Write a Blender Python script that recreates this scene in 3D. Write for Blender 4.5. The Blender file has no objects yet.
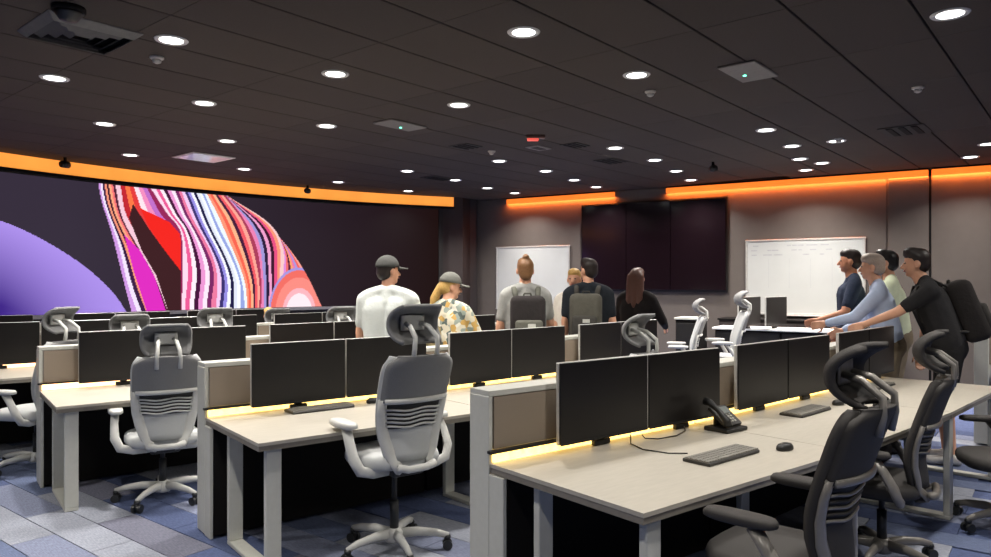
import bpy, bmesh, math, random
from mathutils import Vector, Matrix, Euler
import numpy as np
random.seed(7)
SC = bpy.context.scene
COL = SC.collection
R_ = math.radians

# ------------------------------------------------------------------ camera, world, exposure
cam_d = bpy.data.cameras.new('camera'); cam = bpy.data.objects.new('camera', cam_d); COL.objects.link(cam)
cam.location = (0, 0, 1.6); cam.rotation_euler = (math.pi/2, 0, 0)
cam_d.sensor_width = 36; cam_d.lens = 720/991*36; cam_d.shift_y = 2.5/991; cam_d.clip_start = 0.05
SC.camera = cam
W = bpy.data.worlds.new('world'); SC.world = W; W.use_nodes = True
W.node_tree.nodes['Background'].inputs[0].default_value = (0.5, 0.5, 0.52, 1)
W.node_tree.nodes['Background'].inputs[1].default_value = 0.05
SC.view_settings.view_transform = 'Standard'; SC.view_settings.look = 'None'
SC.view_settings.gamma = 1; SC.view_settings.use_curve_mapping = False
SC.view_settings.exposure = 0.0
DOWNLIGHT_W = 33.0

# ------------------------------------------------------------------ materials
def lin(c):
    return tuple((x/255/12.92 if x/255 <= 0.04045 else ((x/255+0.055)/1.055)**2.4) for x in c) + (1,)
MATS = {}
def mat(name, rgb, rough=0.6, metal=0.0, var=0.08, scale=30, bump=0.0, bscale=200, emit=0, spec=0.5, stretch=None):
    if name in MATS: return MATS[name]
    m = bpy.data.materials.new(name); m.use_nodes = True; nt = m.node_tree; N = nt.nodes; Lk = nt.links
    b = N['Principled BSDF']; c = lin(rgb)
    b.inputs['Roughness'].default_value = rough; b.inputs['Metallic'].default_value = metal
    b.inputs['Specular IOR Level'].default_value = spec
    tc = N.new('ShaderNodeTexCoord'); src = tc.outputs['Object']
    if stretch:
        mp = N.new('ShaderNodeMapping'); mp.inputs['Scale'].default_value = stretch; Lk.new(src, mp.inputs[0]); src = mp.outputs[0]
    nz = N.new('ShaderNodeTexNoise'); nz.inputs['Scale'].default_value = scale; nz.inputs['Detail'].default_value = 3
    Lk.new(src, nz.inputs['Vector'])
    rp = N.new('ShaderNodeValToRGB'); Lk.new(nz.outputs['Fac'], rp.inputs[0])
    rp.color_ramp.elements[0].position = 0.3; rp.color_ramp.elements[1].position = 0.7
    rp.color_ramp.elements[0].color = tuple(x*(1-var) for x in c[:3]) + (1,)
    rp.color_ramp.elements[1].color = tuple(min(1, x*(1+var)) for x in c[:3]) + (1,)
    Lk.new(rp.outputs[0], b.inputs['Base Color'])
    if emit:
        Lk.new(rp.outputs[0], b.inputs['Emission Color']); b.inputs['Emission Strength'].default_value = emit
    if bump:
        n2 = N.new('ShaderNodeTexNoise'); n2.inputs['Scale'].default_value = bscale; Lk.new(src, n2.inputs['Vector'])
        bp = N.new('ShaderNodeBump'); bp.inputs['Strength'].default_value = bump; bp.inputs['Distance'].default_value = 0.01
        Lk.new(n2.outputs['Fac'], bp.inputs['Height']); Lk.new(bp.outputs[0], b.inputs['Normal'])
    MATS[name] = m; return m

M_wall = mat('wall_paint', (90, 82, 77), 0.75, var=0.04, scale=6, bump=0.05)
M_walldark = mat('wall_dark_paint', (48, 41, 40), 0.75, var=0.05, scale=6)
M_ceil = mat('ceiling_slab', (14, 13, 13), 0.9)
M_tile = [mat('ceiling_tile_%d' % i, c, 0.85, var=0.07, scale=60, bump=0.15, bscale=160) for i, c in enumerate([(57, 48, 43), (54, 45, 40), (60, 51, 45)])]
M_carp = [mat('carpet_%d' % i, c, 0.95, var=0.22, scale=26, bump=0.5, bscale=350, stretch=(1, 6, 1), spec=0.1)
          for i, c in enumerate([(100, 110, 138), (124, 130, 152), (80, 90, 122), (146, 150, 162), (112, 113, 128), (88, 99, 134)])]
M_top = mat('desk_laminate', (168, 162, 150), 0.45, var=0.05, scale=9, stretch=(1, 7, 1))
M_edge = mat('desk_edge', (120, 114, 104), 0.5)
M_pale = mat('pale_metal', (188, 188, 180), 0.45, var=0.03)
M_white = mat('white_metal', (222, 222, 220), 0.4, var=0.02)
M_brown = mat('taupe_fabric', (138, 125, 110), 0.9, var=0.06, scale=300, bump=0.2, bscale=600)
M_black = mat('black_plastic', (20, 19, 19), 0.5)
M_blackm = mat('black_matte', (16, 14, 14), 0.8, spec=0.2)
M_screen = mat('monitor_glass', (15, 12, 12), 0.35, var=0.05, spec=0.4)
M_silver = mat('silver_edge', (190, 188, 184), 0.35, metal=0.3)
M_led = mat('warm_led', (255, 204, 116), 0.5, emit=3.6, var=0.18, scale=22)
M_ledo = mat('amber_led', (255, 186, 136), 0.5, emit=4.5, var=0.18, scale=22)
M_cove = mat('orange_cove_lit_band', (255, 158, 66), 0.5, emit=1.0, var=0.1, scale=2)
M_cove2 = mat('orange_cove_lit_band_deep', (255, 122, 40), 0.5, emit=1.15, var=0.1, scale=2)
M_lens = mat('downlight_lens', (255, 253, 248), 0.4, emit=6.0, var=0.0)
M_trim = mat('downlight_trim', (205, 203, 200), 0.4)
M_board = mat('whiteboard_surface', (184, 185, 183), 0.3, var=0.03, scale=3)
M_boardtext = mat('whiteboard_marker', (166, 166, 170), 0.4)
M_tv = mat('display_glass', (22, 12, 17), 0.12, var=0.1, spec=0.6)
M_fabL = mat('chair_fabric_grey', (122, 122, 122), 0.9, var=0.1, scale=300, bump=0.25, bscale=700)
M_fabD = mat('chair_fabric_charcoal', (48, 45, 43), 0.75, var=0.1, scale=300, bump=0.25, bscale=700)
M_frmL = mat('chair_frame_light', (192, 192, 188), 0.45, var=0.03)
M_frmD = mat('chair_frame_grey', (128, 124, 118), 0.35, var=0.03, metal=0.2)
M_cushL = mat('chair_cushion_pale', (176, 178, 178), 0.85, var=0.06, scale=300, bump=0.2, bscale=700)
M_mesh = mat('chair_mesh_dark', (44, 44, 44), 0.7)
M_cast = mat('caster_black', (34, 36, 38), 0.4)
M_key = mat('keycap_grey', (122, 119, 112), 0.6)
M_keyb = mat('keyboard_body', (48, 46, 44), 0.5)
M_skin = mat('skin_light', (214, 160, 130), 0.55, var=0.06, scale=12)
M_skin2 = mat('skin_tan', (186, 128, 98), 0.55, var=0.06, scale=12)
M_eye = mat('eye_dark', (36, 26, 22), 0.3)
M_lip = mat('lip', (160, 92, 82), 0.5)
def cloth(name, rgb, var=0.1, scale=14): return mat('cloth_' + name, rgb, 0.9, var=var, scale=scale, bump=0.3, bscale=40, spec=0.2)

# ------------------------------------------------------------------ mesh helpers
class G:
    def __init__(s): s.v = []; s.f = []
    def add(s, vs, fs):
        o = len(s.v); s.v += [tuple(p) for p in vs]; s.f += [tuple(i+o for i in q) for q in fs]; return s
    def box(s, c, d, R=None, bev=0.0, seg=1):
        bm = bmesh.new(); bmesh.ops.create_cube(bm, size=1)
        for v in bm.verts: v.co = Vector((v.co.x*d[0], v.co.y*d[1], v.co.z*d[2]))
        if bev: bmesh.ops.bevel(bm, geom=bm.edges[:], offset=bev, segments=seg, affect='EDGES', profile=0.5)
        bm.verts.index_update(); c = Vector(c)
        s.add([(R @ v.co if R else v.co) + c for v in bm.verts], [[v.index for v in f.verts] for f in bm.faces]); bm.free(); return s
    def prism(s, poly, z0, z1):
        n = len(poly); vs = [(x, y, z0) for x, y in poly] + [(x, y, z1) for x, y in poly]
        return s.add(vs, [tuple(range(n-1, -1, -1)), tuple(range(n, 2*n))] + [(i, (i+1) % n, n+(i+1) % n, n+i) for i in range(n)])
    def loft(s, rings, cap=True):
        n = len(rings[0]); vs = [p for r in rings for p in r]; fs = []
        for k in range(len(rings)-1):
            for i in range(n):
                j = (i+1) % n; fs.append((k*n+i, k*n+j, (k+1)*n+j, (k+1)*n+i))
        if cap: fs += [tuple(range(n-1, -1, -1)), tuple(range((len(rings)-1)*n, len(rings)*n))]
        return s.add(vs, fs)
    def lathe(s, prof, n=16, c=(0, 0, 0)):
        return s.loft([[(c[0]+r*math.cos(2*math.pi*i/n), c[1]+r*math.sin(2*math.pi*i/n), c[2]+z) for i in range(n)] for r, z in prof])
    def tube(s, path, rad, n=8, flat=None):
        P = [Vector(p) for p in path]
        if not isinstance(rad, (list, tuple)): rad = [rad]*len(P)
        rings = []; side = None
        for i, p in enumerate(P):
            t = (P[min(i+1, len(P)-1)] - P[max(i-1, 0)]).normalized()
            if side is None:
                ref = Vector((1, 0, 0)) if abs(t.x) < 0.8 else Vector((0, 0, 1)); side = (ref - t*ref.dot(t)).normalized()
            else: side = (side - t*side.dot(t)).normalized()
            up = t.cross(side); r = rad[i]; k = flat or 1.0
            rings.append([p + side*(r*math.cos(2*math.pi*j/n)) + up*(r*k*math.sin(2*math.pi*j/n)) for j in range(n)])
        return s.loft(rings)
    def slab(s, fn, nu, nv, t):
        F = [[Vector(fn(i/nu*2-1, j/nv)) for i in range(nu+1)] for j in range(nv+1)]; B = []
        for j in range(nv+1):
            row = []
            for i in range(nu+1):
                du = F[j][min(i+1, nu)] - F[j][max(i-1, 0)]; dv = F[min(j+1, nv)][i] - F[max(j-1, 0)][i]
                nrm = du.cross(dv); nrm = nrm.normalized() if nrm.length > 1e-9 else Vector((0, 1, 0)); row.append(F[j][i] + nrm*t)
            B.append(row)
        w = nu+1; vs = [p for r in F for p in r] + [p for r in B for p in r]; o = w*(nv+1); fs = []
        for j in range(nv):
            for i in range(nu):
                a = j*w+i; fs += [(a, a+w, a+w+1, a+1), (o+a, o+a+1, o+a+w+1, o+a+w)]
        rim = [i for i in range(w)] + [j*w+nu for j in range(1, nv+1)] + [nv*w+i for i in range(nu-1, -1, -1)] + [j*w for j in range(nv-1, 0, -1)]
        for k in range(len(rim)):
            a, b = rim[k], rim[(k+1) % len(rim)]; fs.append((a, b, o+b, o+a))
        return s.add(vs, fs)
    def ell(s, c, r, n=14, m=10, R=None):
        c = Vector(c); rings = []
        for k in range(m+1):
            a = math.pi*(k+0.02)/(m+0.04) - math.pi/2
            rings.append([c + ((R @ q) if R else q) for q in [Vector((r[0]*math.cos(a)*math.cos(2*math.pi*i/n), r[1]*math.cos(a)*math.sin(2*math.pi*i/n), r[2]*math.sin(a))) for i in range(n)]])
        return s.loft(rings)
    def cap(s, p0, p1, r0, r1=None, n=12):
        if r1 is None: r1 = r0
        p0, p1 = Vector(p0), Vector(p1); d = p1-p0
        t = d.normalized() if d.length > 1e-6 else Vector((0, 0, 1))
        ref = Vector((1, 0, 0)) if abs(t.x) < 0.8 else Vector((0, 1, 0)); a = (ref-t*ref.dot(t)).normalized(); b = t.cross(a); rings = []
        for ang in (-88, -60, -30, 0):
            rings.append([p0 + t*(r0*math.sin(R_(ang))) + (a*math.cos(2*math.pi*i/n)+b*math.sin(2*math.pi*i/n))*(r0*math.cos(R_(ang))) for i in range(n)])
        for ang in (0, 30, 60, 88):
            rings.append([p1 + t*(r1*math.sin(R_(ang))) + (a*math.cos(2*math.pi*i/n)+b*math.sin(2*math.pi*i/n))*(r1*math.cos(R_(ang))) for i in range(n)])
        return s.loft(rings)
    def mesh(s, name, m, smooth=False):
        me = bpy.data.meshes.new(name); me.from_pydata(s.v, [], s.f); me.validate()
        bm = bmesh.new(); bm.from_mesh(me); bmesh.ops.recalc_face_normals(bm, faces=bm.faces[:]); bm.to_mesh(me); bm.free()
        if m: me.materials.append(m)
        if smooth:
            for p in me.polygons: p.use_smooth = True
        return me

def inst(name, me, parent=None, loc=(0, 0, 0), rot=(0, 0, 0)):
    o = bpy.data.objects.new(name, me); COL.objects.link(o); o.location = loc; o.rotation_euler = rot
    if parent: o.parent = parent
    return o
def part(name, g, m, parent, smooth=False, loc=(0, 0, 0), rot=(0, 0, 0)): return inst(name, g.mesh(name, m, smooth), parent, loc, rot)
def tag(o, label=None, cat=None, group=None, kind=None):
    if label: o['label'] = label
    if cat: o['category'] = cat
    if group: o['group'] = group
    if kind: o['kind'] = kind
    return o
def thing(name, label, cat, loc=(0, 0, 0), rz=0, group=None):
    o = bpy.data.objects.new(name, None); COL.objects.link(o); o.empty_display_size = 0.1
    o.location = loc; o.rotation_euler = (0, 0, rz); return tag(o, label, cat, group)
def struct(name, g, m, label=None, parent=None):
    o = part(name, g, m, parent)
    if not parent: o['kind'] = 'structure'
    if label: o['label'] = label
    return o
def hd(a): return Vector((math.sin(R_(a)), math.cos(R_(a)), 0))     # heading, clockwise from +Y
def rz(a): return R_(90-a)                                          # local +X along heading a
def face(a): return R_(-a)                                          # local +Y along heading a

# ------------------------------------------------------------------ room shell
H = 3.28
CX, CY, CR = 3.25, 4.24, 11.02         # centre and radius of the curved video wall
def arc(phi, r=CR): return Vector((CX + r*math.cos(R_(phi)), CY + r*math.sin(R_(phi)), 0))
RW0 = Vector((0.25454545, 14.66181818, 0)); RWU = Vector((0.84531151, -0.53427376, 0)); RWN = Vector((-0.53427376, -0.84531151, 0))
def rw(s, off=0.0): return RW0 + RWU*s + RWN*off                     # a point on the back wall, off metres into the room
RW_ANG = math.atan2(RWU.y, RWU.x)
g = G(); g.prism([(-9, -5), (12, -5), (12, 17), (-9, 17)], -0.1, -0.012)
floor = struct('floor', g, M_carp[5], 'blue and grey carpet floor of the control room')
g = G(); g.prism([(-9, -5), (12, -5), (12, 17), (-9, 17)], H+0.03, H+0.12)
ceil = struct('ceiling', g, M_ceil, 'dark ceiling with long panel joints')
# carpet planks: the ones near enough to tell apart
pang = 128.0; PU, PV = hd(pang), hd(pang-90)
pl_mesh = []
for i in range(6):
    g = G(); g.box((0, 0, -0.006), (0.994, 0.244, 0.012), bev=0.002); pl_mesh.append(g.mesh('carpet_plank', M_carp[i]))
rnd = random.Random(3); npl = 0
def near_view(x, y):
    if y < 2.9: return False
    px = 495.5 + 720*x/y; py = 281 + 720*1.6/y
    return -60 < px < 1050 and py < 640
cand = []
for i in range(-14, 15):
    for j in range(-40, 45):
        p = PU*((i + (0.5 if j % 2 else 0.0))*1.0) + PV*(j*0.25)
        if near_view(p.x, p.y) and p.y < 8.2 and p.x < 5: cand.append((p.y, p))
cand.sort(key=lambda a: a[0])
for d, p in cand[:300]:
    inst('carpet_plank', pl_mesh[rnd.choice([0, 0, 1, 1, 2, 3, 3, 4, 5])], floor, (p.x, p.y, 0), (0, 0, rz(pang)))

# curved left wall, back wall, sides
g = G(); A = [110.8 + k*1.5 for k in range(int((178-110.8)/1.5)+1)]
inn = [arc(a) for a in A]; out = [arc(a, CR+0.25) for a in reversed(A)]
g.prism([(p.x, p.y) for p in inn+out], 0, H+0.03); wl = struct('wall_left', g, M_walldark, 'curved dark wall carrying the video wall')
e0, e1 = arc(110.8), rw(-0.75)
g = G(); q0 = arc(110.8, CR+0.25); dd = (e1-e0)
g.prism([(e0.x, e0.y), (e0.x+dd.x*0.45, e0.y+dd.y*0.45+0.25), (e1.x, e1.y+0.02), (e1.x, e1.y+0.6), (q0.x, q0.y+0.35)], 0, H+0.03)
struct('wall_corner', g, M_walldark, 'dark recessed wall in the corner beside the video wall')
a0, a1, b1, b0 = rw(-0.75), rw(11), rw(11, -0.3), rw(-0.75, -0.3)
g = G(); g.prism([(p.x, p.y) for p in (a0, a1, b1, b0)], 0, H+0.03); wb = struct('wall_back', g, M_wall, 'dark grey back wall with whiteboards')
# wall panels proud of the back wall, a joint between them
for s0, s1, off in [(-0.7, 6.79, 0.012), (6.815, 7.345, 0.045), (7.375, 10.8, 0.02)]:
    g = G(); g.box((0, 0, 0), (s1-s0, off, H-0.02), bev=0.003)
    c = rw((s0+s1)/2, off/2); part('wall_panel', g, M_wall, wb, loc=(c.x, c.y, (H-0.02)/2), rot=(0, 0, RW_ANG))
g = G(); g.box((0, 0, 0), (0.03, 0.03, H-0.05)); c = rw(7.36, 0.012); part('joint_strip', g, M_blackm, wb, loc=(c.x, c.y, H/2), rot=(0, 0, RW_ANG))
pr = rw(11)
g = G(); g.prism([(pr.x, pr.y), (pr.x, -5), (pr.x+0.2, -5), (pr.x+0.2, pr.y)], 0, H+0.03); struct('wall_right', g, M_wall)
pl = arc(178)
g = G(); g.prism([(pl.x, pl.y), (pl.x-0.2, pl.y), (pl.x-0.2, -5), (pl.x, -5)], 0, H+0.03); struct('wall_side', g, M_walldark)
g = G(); g.prism([(-9, -5), (12, -5), (12, -5.2), (-9, -5.2)], 0, H+0.03); struct('wall_front', g, M_wall)
g = G(); g.prism([(p.x, p.y) for p in [arc(a, CR-0.012) for a in A]+[arc(a, CR) for a in reversed(A)]], 0, 0.1); struct('baseboard_left', g, M_blackm)

# ceiling panels, 0.6 m wide lanes with dark joints
cu, cv = hd(40.2), hd(40.2-90)
tm = []
for i in range(3):
    g = G(); g.box((0, 0, 0.015), (1.1995, 0.588, 0.03), bev=0.004); tm.append(g.mesh('ceiling_panel', M_tile[i]))
tp = []
def inside(x, y):
    if (Vector((x, y, 0))-RW0).dot(RWN) < -0.25: return False
    return math.hypot(x-CX, y-CY) < CR+0.3
for j in range(-16, 30):
    for i in range(-6, 20):
        p = cu*(i*1.2 + 0.35) + cv*(0.891 + 0.3009 + j*0.6018)
        if p.y > 3.0 and abs(495.5+720*p.x/p.y - 495.5) < 640+720*0.7/p.y and inside(p.x, p.y): tp.append(p)
tp.sort(key=lambda p: p.length)
for p in tp[:300]:
    inst('ceiling_panel', random.choice(tm), ceil, (p.x, p.y, H), (0, 0, rz(40.2)))
if len(tp) > 300:
    g = G()
    for p in tp[300:]: g.box((p.x, p.y, H+0.015), (1.1995, 0.588, 0.03), Matrix.Rotation(rz(40.2), 3, 'Z'))
    o = part('ceiling_panels_far', g, M_tile[0], ceil); o['kind'] = 'stuff'
# rest of the ceiling, behind and beside the camera
g = G(); g.prism([(-9, -5), (12, -5), (12, 3.0), (-9, 3.0)], H+0.005, H+0.029); part('ceiling_field', g, M_tile[1], ceil)

# ------------------------------------------------------------------ orange cove lights
def cove_left(a0, a1, name, label):
    AA = [a0 + (a1-a0)*k/30 for k in range(31)]
    t = thing(name, label, 'cove light', arc((a0+a1)/2, CR-0.05) + Vector((0, 0, 3.07)))
    def ring(r0, r1, z0, z1, nm, m):
        gg = G(); L = t.location
        pp = [arc(a, r0) for a in AA] + [arc(a, r1) for a in reversed(AA)]
        gg.prism([(p.x-L.x, p.y-L.y) for p in pp], z0-L.z, z1-L.z); return part(nm, gg, m, t)
    ring(CR-0.06, CR-0.001, 3.085, 3.275, 'diffuser', M_cove)  # emissive slab standing in for the wall band lit by hidden LEDs
    ring(CR-0.13, CR-0.001, 3.045, 3.082, 'lip', M_blackm)
    return t
cove_left(111.9, 168, 'cove_light', 'glowing orange cove light running above the curved video wall')
def cove_right(s0, s1, label):
    c = rw((s0+s1)/2, 0.05)
    t = thing('cove_light', label, 'cove light', (c.x, c.y, 3.14), RW_ANG)
    g = G(); g.box((0, 0, 0.07), (s1-s0, 0.03, 0.09), bev=0.008); part('diffuser', g, M_cove2, t)  # glowing strip in place of the wall top lit by the cove LED
    d = bpy.data.lights.new('cove_glow', 'AREA'); d.shape = 'RECTANGLE'; d.size = s1-s0; d.size_y = 0.05; d.energy = 11*(s1-s0); d.color = (1.0, 0.20, 0.03)
    lo = bpy.data.objects.new('cove_glow', d); COL.objects.link(lo); lo.parent = t; lo.location = (0, 0.0, 0.02); lo.rotation_euler = (R_(20), 0, 0)
    g = G(); g.box((0, 0, 0.128), (s1-s0, 0.05, 0.022)); part('housing', g, M_blackm, t)
cove_right(0.0, 2.35, 'orange cove light above the left whiteboard on the back wall')
cove_right(3.33, 7.34, 'long orange cove light above the right whiteboard on the back wall')
cove_right(7.38, 10.5, 'orange cove light right of the wall joint, cut by the photo edge')

# ------------------------------------------------------------------ video wall
Z0, Z1 = 1.14, 3.02; PH0, PH1 = 113.6, 160.0
K = [[(145.423, 2.988), (145.141, 2.729), (144.372, 2.265), (143.591, 1.659), (142.912, 1.151)],
     [(144.15, 3.015), (143.591, 2.535), (142.224, 2.062), (141.055, 1.661), (139.982, 1.133)],
     [(141.526, 3.068), (140.102, 2.673), (138.888, 2.363), (138.765, 1.756), (138.814, 1.125)],
     [(138.888, 3.04), (137.898, 2.609), (136.382, 2.098), (135.74, 1.665), (135.869, 1.108)],
     [(136.892, 3.028), (135.611, 2.491), (134.305, 2.011), (133.509, 1.567), (133.242, 1.094)],
     [(134.961, 3.026), (133.242, 2.615), (132.164, 2.172), (131.755, 1.668), (131.755, 1.086)],
     [(134.883, 3.022), (131.07, 2.612), (129.681, 2.187), (129.681, 1.67), (130.1, 1.077)],
     [(134.83, 3.018), (132.164, 2.727), (129.4, 2.24), (127.41, 1.724), (125.67, 1.055)]]
magenta = [(143.479, 2.295), (142.224, 2.062), (141.055, 1.661), (140.15, 1.134), (141.713, 1.143), (142.798, 1.793)]
darkp = [(142.798, 2.768), (141.526, 2.405), (140.222, 2.075), (138.888, 1.756), (138.864, 1.126), (139.958, 1.132), (140.937, 1.684), (142.108, 2.063), (143.094, 2.542)]
redp = [(142.224, 2.71), (139.862, 2.529), (138.937, 2.339), (138.888, 1.756), (140.222, 2.075), (141.526, 2.418)]
disc = [(155.59, 2.528), (151.992, 2.372), (149.38, 2.161), (146.588, 1.829), (144.372, 1.437), (142.991, 1.041)]
c_ = lambda *a: np.array(lin(a)[:3])
pal = [
 [c_(205, 150, 225), c_(240, 225, 250), c_(60, 30, 70), c_(245, 150, 120), c_(70, 30, 50), c_(250, 170, 130), c_(250, 120, 120), c_(90, 40, 60)],
 [c_(245, 200, 215), c_(190, 40, 50), c_(250, 120, 70), c_(225, 60, 60), c_(250, 225, 235), c_(240, 140, 190), c_(190, 110, 200), c_(150, 40, 90)],
 [c_(250, 215, 235), c_(235, 90, 150), c_(250, 235, 245), c_(70, 20, 60), c_(235, 150, 210), c_(250, 230, 245), c_(120, 40, 100), c_(235, 120, 160)],
 [c_(240, 200, 240), c_(60, 50, 110), c_(150, 140, 225), c_(245, 245, 255), c_(30, 28, 70), c_(225, 230, 245), c_(245, 250, 255), c_(150, 165, 225)],
 [c_(235, 245, 250), c_(250, 150, 120), c_(245, 100, 80), c_(250, 180, 140), c_(70, 30, 60), c_(240, 90, 100), c_(250, 165, 150), c_(170, 60, 90)],
 [c_(235, 130, 180), c_(160, 150, 215), c_(45, 30, 60), c_(240, 160, 205), c_(60, 25, 45), c_(230, 80, 130), c_(250, 150, 120), c_(245, 200, 200)],
 [c_(225, 140, 215), c_(240, 110, 110), c_(90, 35, 60), c_(250, 160, 110), c_(235, 120, 170), c_(165, 150, 220), c_(240, 100, 90), c_(250, 160, 150)]]
def smooth_line(pts, n=8):
    P_ = [np.array(p) for p in pts]; P_ = [2*P_[0]-P_[1]] + P_ + [2*P_[-1]-P_[-2]]; out_ = []
    for i in range(1, len(P_)-2):
        a, b, c, d = P_[i-1:i+3]
        for k in range(n):
            t_ = k/n; out_.append(0.5*((2*b)+(c-a)*t_+(2*a-5*b+4*c-d)*t_**2+(3*b-a-3*c+d)*t_**3))
    return np.array(out_ + [P_[-2]])
def pip(poly, x, y):
    ins = np.zeros(x.shape, bool); n = len(poly)
    for i in range(n):
        x1, y1 = poly[i]; x2, y2 = poly[(i+1) % n]
        cond = ((y1 > y) != (y2 > y)); xi = (x2-x1)*(y-y1)/(y2-y1+1e-12)+x1; ins ^= cond & (x < xi)
    return ins
NU, NV = 620, 170
ph = np.linspace(PH0, PH1, NU+1); zz = np.linspace(Z0, Z1, NV+1)
PHI, ZZ = np.meshgrid((ph[:-1]+ph[1:])/2, (zz[:-1]+zz[1:])/2)
img = np.zeros(PHI.shape+(3,)); tl = np.clip((PHI-PH0)/34, 0, 1)[..., None]
img[:] = c_(30, 16, 15)*(1-tl) + c_(54, 46, 60)*tl
lines = []
for k in K:
    a = smooth_line(k)[::-1]; lines.append(np.interp(ZZ, a[:, 1], a[:, 0]))
for k in range(7):
    l, r = lines[k], lines[k+1]; w = np.clip((l-PHI)/np.maximum(l-r, 1e-4), 0, 0.9999)
    inr = (PHI <= l) & (PHI > r) & (l-r > 1e-3); idx = np.clip((w*8 + 0.25*np.sin(ZZ*5+k)).astype(int), 0, 7)
    img[inr] = np.array(pal[k])[idx][inr]
hump = ((PHI-128.1)/2.6)**2 + ((ZZ-1.02)/0.72)**2
inl = (PHI <= lines[6]) & (PHI > lines[7])
for lim, col in [(1.3, c_(165, 150, 220)), (1.15, c_(240, 110, 100)), (0.8, c_(246, 140, 130)), (0.4, c_(250, 180, 190)), (0.25, c_(252, 232, 240))]:
    m_ = (hump < lim) & (PHI > lines[7]) & (PHI < lines[5]); img[m_] = col
m_ = pip(magenta, PHI, ZZ); img[m_] = c_(220, 45, 190)
m_ = pip(darkp, PHI, ZZ); img[m_] = c_(62, 32, 36)
m_ = pip(redp, PHI, ZZ); img[m_] = c_(240, 40, 34)
dl = smooth_line(disc)[::-1]; dz = np.interp(PHI, dl[:, 0], dl[:, 1]); m_ = (ZZ < dz) & (PHI > 142.99)
tt = np.clip((dz-ZZ)/1.1, 0, 1)*np.clip((PHI-143)/9, 0, 1)
disc_c = c_(170, 142, 232)*(1-tt)[..., None] + c_(64, 40, 134)*tt[..., None]
img[m_] = disc_c[m_]
vw = thing('video_wall', 'wide curved LED video wall showing a purple disc and striped colourful folds', 'video wall', arc(136, CR-0.05) + Vector((0, 0, 1.08)))
L = vw.location; vs = []
for j in range(NV+1):
    for a in ph: p = arc(a, CR-0.075); vs.append((p.x-L.x, p.y-L.y, zz[j]-L.z))
fs = [(j*(NU+1)+i, j*(NU+1)+i+1, (j+1)*(NU+1)+i+1, (j+1)*(NU+1)+i) for j in range(NV) for i in range(NU)]
me = bpy.data.meshes.new('screen_image'); me.from_pydata(vs, [], fs)
ca = me.color_attributes.new('picture', 'FLOAT_COLOR', 'CORNER')
flat = np.ones((NV*NU, 4, 4), np.float32); flat[:, :, :3] = img.reshape(-1, 1, 3); ca.data.foreach_set('color', flat.ravel())
m = bpy.data.materials.new('led_screen'); m.use_nodes = True; nt = m.node_tree; b = nt.nodes['Principled BSDF']
at = nt.nodes.new('ShaderNodeAttribute'); at.attribute_name = 'picture'
nt.links.new(at.outputs['Color'], b.inputs['Emission Color']); b.inputs['Emission Strength'].default_value = 1.08; b.inputs['Specular IOR Level'].default_value = 0.0
b.inputs['Base Color'].default_value = (0.002, 0.002, 0.002, 1); b.inputs['Roughness'].default_value = 0.5
me.materials.append(m); inst('screen_image', me, vw)
def vring(a0, a1, r0, r1, z0, z1, nm, m, n=40):
    AA = [a0+(a1-a0)*k/n for k in range(n+1)]; gg = G()
    pp = [arc(a, r0) for a in AA] + [arc(a, r1) for a in reversed(AA)]
    gg.prism([(p.x-L.x, p.y-L.y) for p in pp], z0-L.z, z1-L.z); return part(nm, gg, m, vw)
vring(PH0-0.5, PH1+0.5, CR-0.07, CR-0.002, 1.12, 3.04, 'cabinet', M_blackm)
vring(PH0-0.45, PH0, CR-0.1, CR-0.07, 1.10, 3.04, 'frame_side', M_black, 3)
vring(PH0-0.45, PH1, CR-0.1, CR-0.07, 3.021, 3.043, 'frame_top', M_black)
vring(PH0-0.45, PH1, CR-0.16, CR-0.07, 1.085, 1.135, 'frame_bottom', mat('frame_grey', (120, 118, 124), 0.4))

# ------------------------------------------------------------------ back wall: whiteboards and display
def whiteboard(s0, s1, z0, z1, label, text):
    c = rw((s0+s1)/2, 0.035); w, h_ = s1-s0, z1-z0
    t = thing('whiteboard', label, 'whiteboard', (c.x, c.y, z0), RW_ANG)
    g = G(); g.box((0, 0, h_/2), (w, 0.02, h_), bev=0.002); part('board', g, M_board, t)
    for x, z, sx, sz in [(0, 0, w+0.04, 0.03), (0, h_, w+0.04, 0.03), (-w/2, h_/2, 0.03, h_), (w/2, h_/2, 0.03, h_)]:
        g = G(); g.box((x, -0.006, z), (sx, 0.03, sz), bev=0.004); part('frame_bar', g, M_silver, t)
    g = G(); g.box((0, -0.05, -0.02), (w*0.6, 0.07, 0.02), bev=0.004); part('pen_tray', g, M_silver, t)
    if text:
        g = G(); r = random.Random(5)
        for k in range(26):
            x = -w/2+0.12+r.random()*(w*0.66); z = h_-0.09-(k//9)*0.075
            g.box((x, -0.0112, z), (0.05+0.05*r.random(), 0.001, 0.018))
        for k in range(5): g.box((-w*0.3+k*0.32, -0.0112, h_*0.55), (0.004, 0.001, h_*0.4))
        part('faint_writing', g, M_boardtext, t)['kind'] = 'stuff'
whiteboard(-0.24, 1.40, 1.04, 2.28, 'white board beside the dark corner, behind the backpack man', False)
whiteboard(4.72, 6.49, 1.06, 2.27, 'large white board with faint writing, behind the right hand group', True)
c = rw(3.04, 0.06); t = thing('wall_display', 'huge black three panel wall display between the two whiteboards', 'display', (c.x, c.y, 1.43), RW_ANG)
for k, (s0, s1) in enumerate([(1.70, 2.585), (2.595, 3.415), (3.425, 4.385)]):
    g = G(); g.box(((s0+s1)/2-3.04, -0.02, 0.8), (s1-s0, 0.035, 1.58), bev=0.003); part('glass_panel', g, M_tv, t)
g = G(); g.box((0, 0.02, 0.8), (2.74, 0.05, 1.64), bev=0.006); part('housing', g, M_black, t)

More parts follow.
